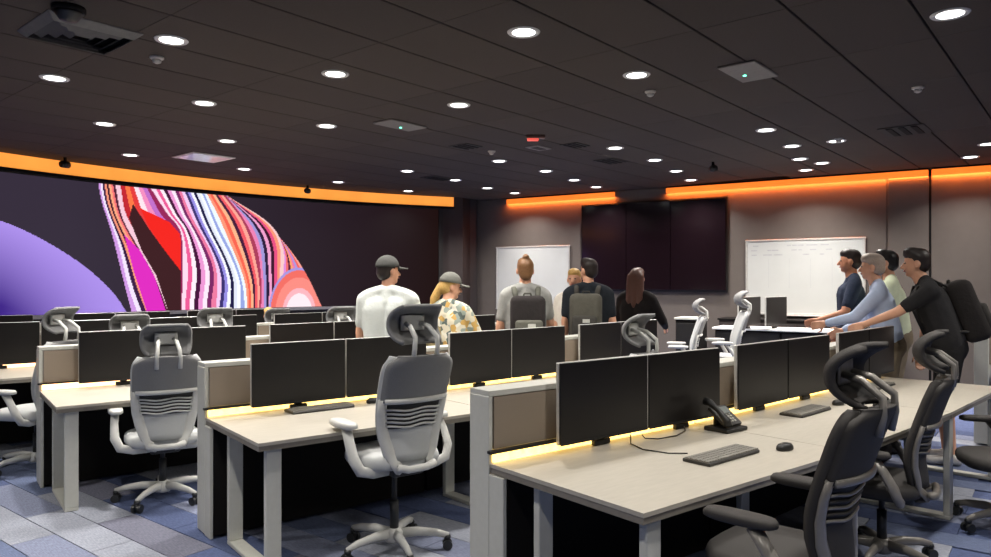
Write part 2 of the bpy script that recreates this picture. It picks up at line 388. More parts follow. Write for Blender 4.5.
# ------------------------------------------------------------------ ceiling fittings
DL = [(-2.26, 5.02), (-3.65, 5.96), (-2.75, 6.8), (-4.18, 7.7), (-1.3, 5.84), (0.19, 4.86), (1.15, 5.87), (2.86, 4.53), (-0.35, 6.87), (-1.83, 7.8), (-3.22, 8.64), (-4.87, 9.6), (-3.77, 10.8), (0.05, 10.08), (1.51, 9.09), (3.01, 8.01), (3.69, 8.96), (4.19, 9.91), (4.7, 10.9), (4.09, 8.64), (4.65, 10.25), (2.21, 10.0), (2.76, 11.0), (3.25, 11.98), (-1.35, 11.0), (-0.67, 11.98), (-1.63, 13.44), (-2.67, 12.22), (0.77, 11.0), (1.31, 11.98), (1.8, 12.87), (-0.15, 13.01), (0.37, 13.75), (6.43, 9.75), (6.04, 8.83)]
g = G(); g.lathe([(0.088, 0), (0.105, -0.004), (0.112, 0.004), (0.112, 0.02), (0.088, 0.02)], 24); me_trim = g.mesh('trim_ring', M_trim, True)
g = G(); g.lathe([(0.001, -0.002), (0.06, -0.002), (0.088, 0.001), (0.088, 0.015), (0.001, 0.015)], 24); me_lens = g.mesh('lens', M_lens)
def lamp_data(w):
    d = bpy.data.lights.new('downlight_beam', 'AREA'); d.shape = 'DISK'; d.size = 0.16; d.energy = w; d.color = (1.0, 0.95, 0.885); d.spread = R_(125); return d
LD = lamp_data(DOWNLIGHT_W)
where = ['above the left carpet aisle', 'at the left photo edge', 'over the second row at left', 'over the left end of the video wall', 'left of the brightest middle one', 'largest at the top centre', 'over the right of the centre', 'largest at the top right', 'over the people in the middle']
def downlight(x, y, label, real=True):
    t = thing('downlight', label, 'downlight', (x, y, H-0.004), 0, 'round recessed ceiling downlights')
    inst('trim_ring', me_trim, t); inst('lens', me_lens, t)
    lo = bpy.data.objects.new('downlight_beam', LD); COL.objects.link(lo); lo.parent = t; lo.location = (0, 0, -0.012)
def side(x, y):
    px = x/y
    return 'far left' if px < -0.45 else 'left' if px < -0.2 else 'centre left' if px < 0 else 'centre right' if px < 0.22 else 'right' if px < 0.42 else 'far right'
ORD = ['nearest', 'second nearest', 'third nearest', 'fourth nearest', 'fifth nearest', 'sixth nearest', 'seventh nearest', 'eighth nearest', 'ninth nearest']
small = {}
for x, y in sorted(DL[len(where):], key=lambda q: q[1]): small.setdefault(side(x, y), []).append((x, y))
for i, (x, y) in enumerate(DL):
    if i < len(where): lab = 'round white ceiling downlight ' + where[i]
    else: lab = 'small round ceiling downlight, %s of those in the %s part of the ceiling' % (ORD[small[side(x, y)].index((x, y))], side(x, y))
    downlight(x, y, lab)
for x, y in [(1.6, 2.6), (-1.6, 2.9), (4.6, 3.4), (-4.4, 3.6), (0.2, 0.6), (3.0, 0.4), (-2.8, 0.8), (5.6, 1.0), (-5.2, 1.6), (0.5, -2), (3.5, -2), (-3, -2), (5.2, 5.6), (6.4, 4.4), (6.9, 6.9)]:  # unseen downlights, added out of view for overall room light
    downlight(x, y, 'unseen round ceiling downlight added to light the room from outside the view')
# square diffuser top left
t = thing('air_diffuser', 'large square four-way ceiling air diffuser at the top left', 'air vent', (-2.80, 4.86, H-0.002), rz(40.2))
for k in range(4):
    s = 0.29-0.065*k; g = G()
    for a, b in [((-s, -s), (s, -s)), ((s, -s), (s, s)), ((s, s), (-s, s)), ((-s, s), (-s, -s))]:
        ax, ay = a; bx, by = b; i_ = (s-0.045)/s
        g.add([(ax, ay, -0.004), (bx, by, -0.004), (bx*i_, by*i_, -0.045+0.0*k), (ax*i_, ay*i_, -0.045), (ax, ay, 0.004), (bx, by, 0.004), (bx*i_, by*i_, -0.037), (ax*i_, ay*i_, -0.037)],
              [(0, 1, 2, 3), (7, 6, 5, 4), (0, 4, 5, 1), (1, 5, 6, 2), (2, 6, 7, 3), (3, 7, 4, 0)])
    part('vane', g, mat('vent_grey', (96, 92, 90), 0.6) if k else mat('vent_rim', (120, 116, 112), 0.6), t)
g = G(); g.box((0, 0, 0.0), (0.56, 0.56, 0.004)); part('duct_plate', g, M_blackm, t)
t = thing('dome_camera', 'black dome camera on the ceiling in the top left corner', 'camera', (-2.62, 4.42, H))
g = G(); g.lathe([(0.001, -0.09), (0.05, -0.08), (0.075, -0.045), (0.085, -0.03)], 20); part('dome', g, M_black, t, True)
g = G(); g.lathe([(0.085, -0.03), (0.095, -0.028), (0.095, 0), (0.02, 0)], 20); part('collar', g, M_blackm, t, True)
def smoke(x, y, label):
    t = thing('smoke_detector', label, 'detector', (x, y, H)); M = mat('detector_white', (190, 186, 180), 0.5)
    g = G(); g.lathe([(0.05, 0), (0.05, -0.012), (0.035, -0.022)], 16); part('base', g, M, t, True)
    g = G(); g.lathe([(0.032, -0.02), (0.03, -0.04), (0.012, -0.05), (0.001, -0.05)], 16); part('sensor', g, M, t, True)
for x, y, l in [(-2.54, 5.4, 'small white smoke detector beside the nearest left downlight'), (3.66, 6.24, 'small white smoke detector on the ceiling at right'), (1.37, 6.37, 'small white detector just behind the downlight right of centre'), (-0.05, 9.3, 'tiny ceiling detector in the far centre'), (4.05, 8.5, 'tiny ceiling detector above the back wall board')]: smoke(x, y, l)
def ap(x, y, label, dy=0.0):
    t = thing('ceiling_access_point', label, 'access point', (x, y, H-0.002), rz(40.2))
    g = G(); g.box((0, 0, -0.008), (0.52, 0.3, 0.016), bev=0.006); part('plate', g, mat('ap_plate', (118, 112, 108), 0.6), t)
    g = G(); g.lathe([(0.001, -0.024), (0.012, -0.022), (0.014, -0.012)], 10, (0.05, 0.05, 0)); part('status_light', g, mat('green_led', (90, 255, 190), 0.4, emit=6), t)
ap(2.02, 5.75, 'flat ceiling plate with a green light at right of centre')
ap(-1.02, 7.72, 'flat ceiling plate with a green light left of centre')
t = thing('exit_beacon', 'small red lit beacon hanging from the ceiling above the centre', 'beacon', (0.46, 8.3, H))
g = G(); g.box((0, 0, -0.02), (0.22, 0.08, 0.04), bev=0.008); part('body', g, mat('beacon_grey', (110, 84, 80), 0.5), t)
g = G(); g.box((-0.03, -0.01, -0.052), (0.13, 0.05, 0.03), bev=0.006); part('red_lens', g, mat('beacon_red', (230, 90, 80), 0.4, emit=1.0), t)
def slotvent(x, y, w, l, label, m):
    t = thing('slot_vent', label, 'air vent', (x, y, H-0.003), rz(40.2))
    g = G(); g.box((0, 0, -0.004), (w, l, 0.008), bev=0.002); part('frame', g, m, t)
    for k in range(3): 
        g = G(); g.box((0, (k-1)*l*0.27, -0.011), (w*0.86, l*0.13, 0.008)); part('slot', g, M_blackm, t)
for x, y, w, l, lb in [(-0.37, 8.96, 0.3, 0.3, 'small dark ceiling vent near the centre'), (1.6, 10.08, 0.4, 0.3, 'dark ceiling vent above the wall display'), (4.56, 8.01, 0.55, 0.45, 'dark square ceiling vent above the right hand group'), (0.98, 8.89, 0.3, 0.25, 'small dark vent beside the red beacon'), (-0.94, 11.74, 0.5, 0.3, 'dark ceiling vent near the end of the video wall')]:
    slotvent(x, y, w, l, lb, mat('vent_dark', (44, 40, 38), 0.8))
t = thing('light_panel', 'square glossy white ceiling panel in front of the video wall', 'ceiling panel', (-3.95, 9.75, H-0.002), rz(40.2))
g = G(); g.box((0, 0, -0.006), (0.6, 0.6, 0.012), bev=0.004); part('frame', g, M_trim, t)
g = G(); g.box((0, 0, -0.014), (0.52, 0.52, 0.006), bev=0.002); part('panel', g, mat('panel_white', (235, 235, 245), 0.15), t)
t = thing('sensor_plate', 'pale flat ceiling plate behind the red beacon', 'ceiling plate', (0.54, 9.05, H-0.002), rz(40.2))
g = G(); g.box((0, 0, -0.006), (0.3, 0.2, 0.012), bev=0.004); part('plate', g, mat('ap_plate', (118, 112, 108), 0.6), t)
g = G(); g.box((0, 0, -0.014), (0.2, 0.1, 0.006), bev=0.002); part('cover', g, mat('vent_dark', (44, 40, 38), 0.8), t)
def spotcam(p, label):
    t = thing('wall_camera', label, 'camera', p)
    g = G(); g.tube([(0, 0, 0), (0, 0, -0.06)], 0.02, 8); part('bracket', g, M_blackm, t)
    g = G(); g.tube([(0, 0.06, -0.09), (0, -0.07, -0.1)], 0.048, 12); part('camera_body', g, M_black, t, True)
p = arc(148.6, CR-0.35); spotcam((p.x, p.y, H), 'black camera in front of the orange cove above the purple disc')
p = arc(127.9, CR-0.35); spotcam((p.x, p.y, H), 'black camera in front of the orange cove right of the striped picture')
spotcam((3.07, 10.16, H), 'small black camera on the ceiling before the back wall')

# ------------------------------------------------------------------ desk rows
PITCH = 1.56; DEEP = 0.93
M_panelk = M_blackm
ROWS = [
 dict(start=(-0.030, 3.392), heads=[51.8, 48, 45], off=0.372, led=M_led, name='front desk row'),
 dict(start=(-1.832, 4.537), heads=[51.8, 47.5, 44], off=0.262, led=M_led, name='second desk row'),
 dict(start=(-3.575, 5.64), heads=[51.8, 48, 45, 44], off=0.255, led=M_ledo, name='third desk row'),
 dict(start=(-5.30, 6.75), heads=[51.8, 48, 45], off=0.2, led=M_ledo, name='fourth desk row'),
 dict(start=(-6.75, 7.78), heads=[50, 50, 49], off=0.2, led=M_ledo, name='rear desk row'),
]
STN = ['left end', 'second place', 'third place', 'far right end']
mon_g = {}
def monitor_meshes():
    w, h_ = 0.662, 0.41
    g = G(); g.box((0, 0.012, 0.21+h_/2-0.19), (w, 0.024, h_), bev=0.004); mon_g['housing'] = g.mesh('housing', M_silver)
    g = G(); g.box((0, -0.003, 0.21+h_/2-0.19), (w-0.006, 0.012, h_-0.006), bev=0.002); mon_g['screen'] = g.mesh('screen', M_screen)
    g = G(); g.box((0, -0.0095, 0.024), (w-0.006, 0.003, 0.012)); g.box((0, -0.011, 0.024), (0.05, 0.003, 0.006)); mon_g['chin'] = g.mesh('chin', M_black)
    g = G(); g.tube([(0, 0.024, 0.2), (0, 0.045, 0.2)], 0.03, 10); g.box((0, 0.036, 0.1), (0.05, 0.02, 0.22), bev=0.004); g.box((0, 0.03, -0.008), (0.12, 0.03, 0.03), bev=0.005); mon_g['stand'] = g.mesh('stand', M_black)
monitor_meshes()
def monitor(p, z, a, label, group):
    t = thing('monitor', label, 'monitor', (p.x, p.y, z), rz(a), group)
    for n, me_ in mon_g.items(): inst(n, me_, t)
    return t
def row_geometry(r):
    p = Vector((*r['start'], 0)); pts = [p.copy()]
    for a in r['heads']: p = p + hd(a)*PITCH; pts.append(p.copy())
    nrm = []
    hs = r['heads']
    for i in range(len(pts)):
        a = hs[0] if i == 0 else hs[-1] if i == len(hs) else (hs[i-1]+hs[i])/2
        nrm.append(hd(a-90))
    return pts, nrm
for ri, r in enumerate(ROWS):
    pts, nrm = row_geometry(r)
    grp_m = 'monitors of the ' + r['name']
    for si, a in enumerate(r['heads']):
        p0, p1 = pts[si], pts[si+1]; n0, n1 = nrm[si], nrm[si+1]; last = si == len(r['heads'])-1
        stn = STN[si] if not (last and si == 2) else 'far right end'
        u, v = hd(a), hd(a-90)
        O = p0 + Vector((0, 0, 0)); RZ = rz(a); Rm = Matrix.Rotation(-RZ, 3, 'Z')
        loc = lambda q: (Rm @ (q-O)).to_2d()[:]
        def poly(b0, b1, ins0=0.0, ins1=0.0):
            A_ = [loc(p0 + n0*b0), loc(p1 + n1*b0), loc(p1 + n1*b1), loc(p0 + n0*b1)]
            return [(A_[0][0]+ins0, A_[0][1]), (A_[1][0]-ins1, A_[1][1]), (A_[2][0]-ins1, A_[2][1]), (A_[3][0]+ins0, A_[3][1])]
        # desk
        t = thing('desk', 'pale laminate desk at the %s of the %s' % (stn, r['name']), 'desk', O, RZ, 'desks of the control room')
        g = G(); g.prism(poly(-DEEP, -0.004, 0.003, 0.003), 0.722, 0.74); part('tabletop', g, M_top, t)
        g = G(); g.prism(poly(-DEEP+0.004, -0.006, 0.006, 0.006), 0.694, 0.7215); part('edge_core', g, M_edge, t)
        def legset(x):
            for yy in (-0.27, -DEEP+0.05):
                g = G(); g.box((x, yy, 0.36), (0.085, 0.04, 0.665), bev=0.004); part('leg', g, M_pale, t)
            g = G(); g.box((x, (-0.27-DEEP+0.05)/2, 0.014), (0.085, DEEP-0.28, 0.026), bev=0.004); part('floor_rail', g, M_pale, t)
        legset(0.10)
        if last: legset(PITCH-0.12)
        # partition behind the desk, with its light rail
        t = thing('desk_partition', 'low pale partition with light strip at the %s of the %s' % (stn, r['name']), 'partition', O, RZ, 'partitions behind the desks')
        x0 = 0.0; e0_ = 0.02 if si == 0 else 0.002; e1_ = 0.02 if last else 0.002
        g = G(); g.prism(poly(0.012, 0.148, e0_, e1_), 0.02, 1.055); part('core', g, M_pale, t)
        g = G(); g.prism(poly(0.0, 0.15, e0_-0.02 if si == 0 else 0, 0), 1.055, 1.08); part('top_cap', g, M_pale, t)
        g = G(); g.prism(poly(0.0, 0.0118, 0.03, 0.012), 0.803, 1.05); part('fabric_panel', g, M_brown, t)
        g = G(); g.prism(poly(-0.11, 0.0, 0.022, 0.0), 0.02, 0.69); part('cable_cabinet', g, M_panelk, t)
        g = G(); g.prism(poly(-0.03, 0.0, -0.012 if si == 0 else 0.0, 0.0), 0.788, 0.801); part('rail', g, M_black, t)
        g = G(); g.prism(poly(-0.014, 0.006, 0.02, 0.01), 0.742, 0.786); part('led_strip', g, r['led'], t)
        if si == 0:
            g = G(); g.box((0.008, 0.075, 0.53), (0.022, 0.152, 1.05), bev=0.003); part('end_panel', g, M_pale, t)
            g = G(); g.box((0.009, -0.054, 0.345), (0.022, 0.108, 0.69), bev=0.003); part('lower_end_panel', g, M_pale, t)
        if last:
            g = G(); g.box((PITCH-0.004, 0.075, 0.53), (0.02, 0.152, 1.05), bev=0.003); part('end_panel', g, M_pale, t)
        # monitors
        for k in range(2):
            q = p0 + u*(r['off'] + 0.335 + k*0.672 - (0.06 if ri == 4 else 0)) + v*(-0.078)
            z = 0.764
            if ri == 2 and si == 3: z += 0.1
            monitor(q, z, a, '%s black monitor at the %s of the %s' % ('left' if k == 0 else 'right', stn, r['name']), grp_m)

# ------------------------------------------------------------------ desk items
def keyboard_meshes():
    g = G(); g.box((0, 0, 0.008), (0.44, 0.15, 0.016), bev=0.004); a = g.mesh('body', M_keyb)
    g = G()
    for j in range(5):
        for i in range(20):
            if j == 0 and 5 <= i <= 9: continue
            g.box((-0.209+i*0.022, -0.056+j*0.026, 0.019), (0.0185, 0.021, 0.008))
    g.box((-0.055, -0.056, 0.019), (0.105, 0.021, 0.008)); return a, g.mesh('keys', M_key)
KB = keyboard_meshes()
def keyboard(x, y, a, label):
    t = thing('keyboard', label, 'keyboard', (x, y, 0.7405), rz(a), 'keyboards on the desks'); inst('body', KB[0], t)
    k = inst('keys', KB[1], t); k['kind'] = 'stuff'
def mouse(x, y, a, label):
    t = thing('computer_mouse', label, 'mouse', (x, y, 0.7405), rz(a), 'mice on the desks')
    g = G(); g.loft([[(0.032*s*math.cos(w_), 0.055*s*math.sin(w_), z) for w_ in [2*math.pi*i/16 for i in range(16)]] for s, z in ((0.9, 0), (1, 0.008), (0.95, 0.02), (0.75, 0.031), (0.4, 0.036))])
    part('shell', g, M_black, t, True); g = G(); g.box((0, 0.025, 0.034), (0.008, 0.022, 0.008), bev=0.002); part('scroll_wheel', g, M_key, t)
keyboard(1.107, 3.52, 50, 'dark grey keyboard on the near desk of the front row'); keyboard(2.03, 4.71, 47, 'dark grey keyboard on the second desk of the front row')
keyboard(-1.175, 4.82, 51, 'dark keyboard on the left end desk of the second row, beside the chair'); keyboard(-2.62, 6.08, 50, 'keyboard on the third row desk behind the grey chair')
keyboard(3.1, 5.85, 45, 'keyboard on the far end desk of the front row'); keyboard(0.12, 5.85, 47, 'keyboard on the second desk of the second row')
mouse(1.473, 3.665, -30, 'black mouse right of the nearest keyboard'); mouse(2.38, 5.0, -30, 'black mouse right of the second front row keyboard'); mouse(-0.86, 5.08, -30, 'mouse on the second row left desk')
def phone(x, y, a, label):
    t = thing('desk_phone', label, 'telephone', (x, y, 0.74), rz(a))
    Rt = Matrix.Rotation(R_(38), 3, 'X')
    g = G(); g.box((0, 0, 0.012), (0.2, 0.16, 0.022), bev=0.005); part('base', g, M_black, t)
    g = G(); g.box((0.02, 0.02, 0.075), (0.16, 0.15, 0.018), Rt, bev=0.004); part('face_plate', g, M_keyb, t)
    g = G(); g.box((0.02, 0.055, 0.04), (0.1, 0.02, 0.07), bev=0.003); part('easel', g, M_black, t)
    g = G(); g.box((0.03, 0.035, 0.105), (0.09, 0.05, 0.006), Rt); part('display', g, mat('phone_lcd', (120, 126, 124), 0.3), t)
    g = G()
    for i in range(3):
        for j in range(4): g.box(Vector((0.03, 0.015, 0.083)) + Rt @ Vector(((i-1)*0.024, -0.05+j*0.018, 0.0)), (0.016, 0.011, 0.006), Rt)
    k = part('buttons', g, mat('phone_button', (170, 168, 160), 0.5), t); k['kind'] = 'stuff'
    g = G(); g.tube([Vector((-0.07, 0.02, 0.09)) + Rt @ Vector((0, q, w_)) for q, w_ in ((-0.1, 0.012), (-0.07, 0.03), (0, 0.036), (0.07, 0.03), (0.1, 0.012))], [0.024, 0.022, 0.014, 0.022, 0.024], 8); part('handset', g, M_black, t, True)
phone(1.33, 4.16, 52, 'black desk phone between the monitor pairs of the front row')
def cable(pts, label):
    g = G(); g.tube(pts, 0.0035, 6); o = part('cable', g, M_black, None, True); tag(o, label, 'cable')
cable([(0.80, 3.93, 0.760), (0.81, 3.90, 0.748), (0.88, 3.90, 0.745), (1.0, 3.98, 0.745), (1.08, 4.10, 0.748), (1.09, 4.16, 0.760)], 'thin black cable looping below the nearest monitors')
cable([(0.72, 3.84, 0.78), (0.71, 3.78, 0.746), (0.75, 3.66, 0.744), (0.86, 3.58, 0.744), (0.95, 3.56, 0.748)], 'thin dark keyboard cable on the nearest desk')

# counter by the back wall with two displays
t = thing('counter', 'white topped counter below the right whiteboard', 'counter', (4.15, 10.35, 0), RW_ANG)
g = G(); g.box((0, 0, 0.905), (1.9, 0.6, 0.03), bev=0.005); part('top', g, M_white, t)
g = G(); g.box((0, 0.02, 0.46), (1.84, 0.5, 0.86), bev=0.005); part('body', g, M_blackm, t)
for k in (-1, 1): g = G(); g.box((k*0.46, -0.24, 0.46), (0.88, 0.02, 0.8), bev=0.003); part('door', g, M_black, t)
t = thing('low_cabinet', 'low dark cabinet under the right whiteboard', 'cabinet', (*rw(5.6, 0.32)[:2], 0), RW_ANG)
g = G(); g.box((0, 0, 0.49), (2.4, 0.5, 0.94), bev=0.006); part('body', g, M_walldark, t)
for k in range(4): g = G(); g.box((-0.9+k*0.6, -0.258, 0.49), (0.57, 0.018, 0.86), bev=0.003); part('door', g, M_walldark, t)
g = G(); g.box((0, 0, 0.976), (2.44, 0.54, 0.03), bev=0.004); part('top', g, M_blackm, t)
monitor(Vector((3.63, 10.28, 0)), 0.945, 45, 'angled monitor at the left end of the white counter', 'counter monitors')
t = monitor(Vector((4.02, 10.3, 0)), 0.945, 45, 'angled monitor in front of the whiteboard on the white counter', 'counter monitors')
t = thing('storage_cabinet', 'narrow dark cabinet with pale top between the two far chairs', 'cabinet', (2.98, 10.95, 0), RW_ANG)
g = G(); g.box((0, 0, 0.51), (0.36, 0.4, 1.02), bev=0.006); part('body', g, M_blackm, t)
g = G(); g.box((0, 0, 1.035), (0.4, 0.44, 0.03), bev=0.004); part('top', g, M_pale, t)
for k in (0.27, 0.75): g = G(); g.box((0, -0.208, k), (0.33, 0.016, 0.44), bev=0.003); part('door', g, M_black, t)
t = thing('desk_partition', 'taupe partition with pale frame at the right photo edge', 'partition', (4.72, 7.0, 0), rz(46))
g = G(); g.box((0.8, 0, 0.58), (1.6, 0.12, 1.12), bev=0.004); part('core', g, M_pale, t)
g = G(); g.box((0.8, -0.064, 0.95), (1.52, 0.01, 0.32), bev=0.003); part('fabric_panel', g, M_brown, t)
t = thing('desk', 'dark edged desk at the right photo edge', 'desk', (4.72, 7.0, 0), rz(46))
g = G(); g.box((0.8, -0.55, 0.722), (1.6, 0.9, 0.036), bev=0.004); part('tabletop', g, M_edge, t)
for xx in (0.1, 1.5):
    for yy in (-0.95, -0.2): g = G(); g.box((xx, yy, 0.352), (0.08, 0.04, 0.703)); part('leg', g, M_pale, t)

# ------------------------------------------------------------------ chairs
def ip(z, t): return float(np.interp(z, [a for a, b in t], [b for a, b in t]))
BY = [(0.44, -0.20), (0.52, -0.195), (0.62, -0.18), (0.72, -0.19), (0.85, -0.23), (0.97, -0.27), (1.07, -0.31)]
BW = [(0.44, 0.11), (0.50, 0.145), (0.58, 0.172), (0.68, 0.196), (0.80, 0.212)] + [(0.95+0.012*k, 0.216*(1-0.28*(k/10)**5)) for k in range(11)]
def sel(cx, cy, hx, hy, z, n=28, e=3.2):
    out_ = []
    for i in range(n):
        w_ = 2*math.pi*i/n; c, s = math.cos(w_), math.sin(w_)
        out_.append((cx+hx*math.copysign(abs(c)**(2/e), c), cy+hy*math.copysign(abs(s)**(2/e), s), z))
    return out_
def bp(u, z, back=0.0, grow=0.0):
    w = ip(z, BW)+grow; return (u*w, ip(z, BY) + 0.055*abs(u)**2.2 - back, z)
def chair_meshes(fab, cush, frm):
    P = []   # (name, mesh, lifted, is_head, rotz, parent_index)
    g = G(); g.lathe([(0.05, 0.06), (0.058, 0.075), (0.055, 0.12), (0.035, 0.14)], 16); P.append(['hub', g.mesh('hub', frm, True), 0, 0, 0, None])
    g = G(); g.tube([(0.03, 0, 0.105), (0.14, 0, 0.112), (0.25, 0, 0.10), (0.32, 0, 0.08)], [0.032, 0.028, 0.023, 0.019], 8, 0.75); ml = g.mesh('base_leg', frm, True)
    g = G(); g.lathe([(0.018, 0.085), (0.022, 0.07), (0.012, 0.05)], 8, (0.315, 0, 0)); g.box((0.315, 0, 0.045), (0.04, 0.02, 0.03), bev=0.004); mc = g.mesh('caster', M_cast, True)
    g = G()
    for yy in (-0.021, 0.021): g.tube([(0.315, yy-0.01, 0.029), (0.315, yy+0.01, 0.029)], 0.029, 14)
    mw = g.mesh('wheel', M_cast)
    for k in range(5):
        a = 2*math.pi*k/5 + 0.3
        P.append(['base_leg', ml, 0, 0, a, None]); P.append(['caster', mc, 0, 0, a, None]); P.append(['wheel', mw, 0, 0, 0, len(P)-1])
    g = G(); g.lathe([(0.026, 0.13), (0.026, 0.30)], 14); g.lathe([(0.016, 0.29), (0.016, 0.52)], 12); P.append(['gas_column', g.mesh('gas_column', M_cast, True), 0, 0, 0, None])
    g = G(); g.box((0, -0.03, 0.395), (0.2, 0.28, 0.05), bev=0.014, seg=2); g.box((0, -0.16, 0.405), (0.12, 0.1, 0.04), bev=0.012, seg=2); P.append(['mechanism', g.mesh('mechanism', M_cast, True), 1, 0, 0, None])
    g = G(); g.loft([sel(0, 0.03, 0.25*s, 0.245*s, z) for s, z in ((0.80, 0.416), (0.96, 0.424), (1.0, 0.445), (1.0, 0.468), (0.975, 0.487), (0.9, 0.499), (0.6, 0.503))]); P.append(['seat', g.mesh('seat', cush, True), 1, 0, 0, None])
    g = G(); g.slab(lambda u, v: bp(u, 0.47+0.59*math.sin(v*math.pi/2), 0.0), 14, 20, 0.034); P.append(['back_cushion', g.mesh('back_cushion', cush, True), 1, 0, 0, None])
    g = G(); g.slab(lambda u, v: bp(u, 0.815+0.262*math.sin(v*math.pi/2), 0.058, 0.006), 14, 16, -0.05); P.append(['upper_back', g.mesh('upper_back', fab, True), 1, 0, 0, None])
    g = G(); g.slab(lambda u, v: bp(u*0.86, 0.66+v*0.15, 0.042), 10, 6, -0.006); P.append(['back_mesh', g.mesh('back_mesh', M_mesh, True), 1, 0, 0, None])
    for k in range(5):
        g = G(); z = 0.672+k*0.024; g.tube([Vector(bp(u*0.86, z+0.006*math.sin(u*5), 0.048)) for u in np.linspace(-1, 1, 11)], 0.0065, 6); P.append(['lumbar_slat', g.mesh('lumbar_slat', cush if k % 2 else frm, True), 1, 0, 0, None])
    for sg in (-1, 1):
        path = [bp(sg*1.0, z, 0.052, -0.012) for z in (0.835, 0.76, 0.68, 0.60, 0.53, 0.47)] + [(sg*0.10, -0.235, 0.43), (sg*0.055, -0.17, 0.405)]
        g = G(); g.tube(path, [0.030, 0.032, 0.034, 0.036, 0.036, 0.034, 0.030, 0.026], 10, 0.45); P.append(['back_rail', g.mesh('back_rail', frm, True), 1, 0, 0, None])
    g = G(); g.tube([bp(u*0.93, 0.822, 0.062) for u in np.linspace(-1, 1, 11)], 0.016, 8, 0.8); P.append(['cross_bar', g.mesh('cross_bar', frm, True), 1, 0, 0, None])
    g = G(); g.tube([(-0.12, -0.25, 0.45), (-0.06, -0.265, 0.435), (0.06, -0.265, 0.435), (0.12, -0.25, 0.45)], 0.022, 8); P.append(['lower_yoke', g.mesh('lower_yoke', frm, True), 1, 0, 0, None])
    for sg in (-1, 1):
        g = G(); g.tube([(sg*0.08, -0.10, 0.40), (sg*0.20, -0.12, 0.405), (sg*0.285, -0.12, 0.43), (sg*0.318, -0.10, 0.50), (sg*0.318, -0.05, 0.59), (sg*0.31, 0.0, 0.655)], [0.026, 0.028, 0.032, 0.032, 0.028, 0.03], 10, 0.7); P.append(['arm_support', g.mesh('arm_support', frm, True), 1, 0, 0, None])
        g = G(); g.loft([sel(sg*0.305, 0.05, 0.048*s, 0.135*s, z, 20, 2.8) for s, z in ((0.85, 0.655), (1, 0.662), (1, 0.678), (0.93, 0.688), (0.6, 0.692))]); P.append(['arm_pad', g.mesh('arm_pad', fab if fab is M_fabD else frm, True), 1, 0, 0, None])
    for sg in (-1, 1):
        g = G(); g.tube([(sg*0.075, -0.338, 0.99), (sg*0.075, -0.352, 1.06), (sg*0.07, -0.35, 1.12), (sg*0.06, -0.28, 1.175), (sg*0.05, -0.215, 1.19)], 0.014, 8); P.append(['headrest_strut', g.mesh('headrest_strut', frm, True), 1, 1, 0, None])
    def hp(u, v):
        k = 1-0.22*abs(2*v-1)**4; q = 2*v-1
        return (0.158*k*u, -0.175-0.095*abs(q)**2.3-0.05*abs(u)**3, 1.095+0.185*v)
    g = G(); g.slab(hp, 14, 14, -0.022); P.append(['headrest_pad', g.mesh('headrest_pad', fab, True), 1, 1, 0, None])
    g = G(); g.slab(lambda u, v: (u*0.075, -0.212, 1.15+0.085*v), 6, 6, -0.014); P.append(['headrest_bracket', g.mesh('headrest_bracket', frm, True), 1, 1, 0, None])
    return P
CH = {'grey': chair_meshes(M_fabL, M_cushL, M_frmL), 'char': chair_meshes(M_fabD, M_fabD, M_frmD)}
def chair(x, y, a, kind, label, lift=0.0, hr=0.0, base=0.0, arms=True):
    t = thing('office_chair', label, 'chair', (x, y, 0), face(a), 'office chairs with headrests'); made = []
    for n, me_, up, head, r, par in CH[kind]:
        o = inst(n, me_, made[par] if par is not None else t, (0, 0, (lift if up else 0)+(hr if head else 0)), (0, 0, (r+base) if (r and par is None) else 0)); made.append(o)
    return t
chair(-2.44, 5.28, -31, 'grey', 'grey office chair with pale frame at the left end of the third row')
chair(-0.60, 4.27, -38, 'grey', 'grey office chair raised high at the left end of the second row', 0.11, 0.06, 0.4)
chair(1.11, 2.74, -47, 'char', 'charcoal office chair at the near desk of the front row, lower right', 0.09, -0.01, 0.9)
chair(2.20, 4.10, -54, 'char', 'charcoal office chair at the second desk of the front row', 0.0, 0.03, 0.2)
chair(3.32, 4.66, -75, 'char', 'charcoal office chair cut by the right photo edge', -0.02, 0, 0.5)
chair(-3.93, 6.16, -80, 'grey', 'pale office chair turned sideways between the third and fourth rows at left', 0.02, 0.06, 0.0)
chair(-3.47, 6.76, -36, 'grey', 'grey office chair in the fourth row below the magenta fold', 0, 0)
chair(-2.90, 7.30, -36, 'grey', 'grey office chair in the fourth row below the striped fold', 0.0, 0.04)
chair(-2.96, 9.47, -40, 'grey', 'grey office chair under the seated person by the video wall', 0.0, -0.05)
chair(-1.84, 8.15, -36, 'grey', 'grey office chair behind the third row, beside the man in white', 0.0, 0.02)
chair(0.80, 5.18, -55, 'grey', 'grey office chair at the third place of the second row', 0.03, 0.04)
chair(2.60, 10.1, -78, 'grey', 'grey office chair seen from the side, right of the long haired woman', 0.03, 0.03)
chair(3.04, 9.65, -82, 'grey', 'grey office chair before the wall display, right end', 0.12, 0.05)
chair(4.35, 8.75, -40, 'char', 'charcoal office chair in front of the right whiteboard, beside the navy shirt man', 0.0, 0.04)

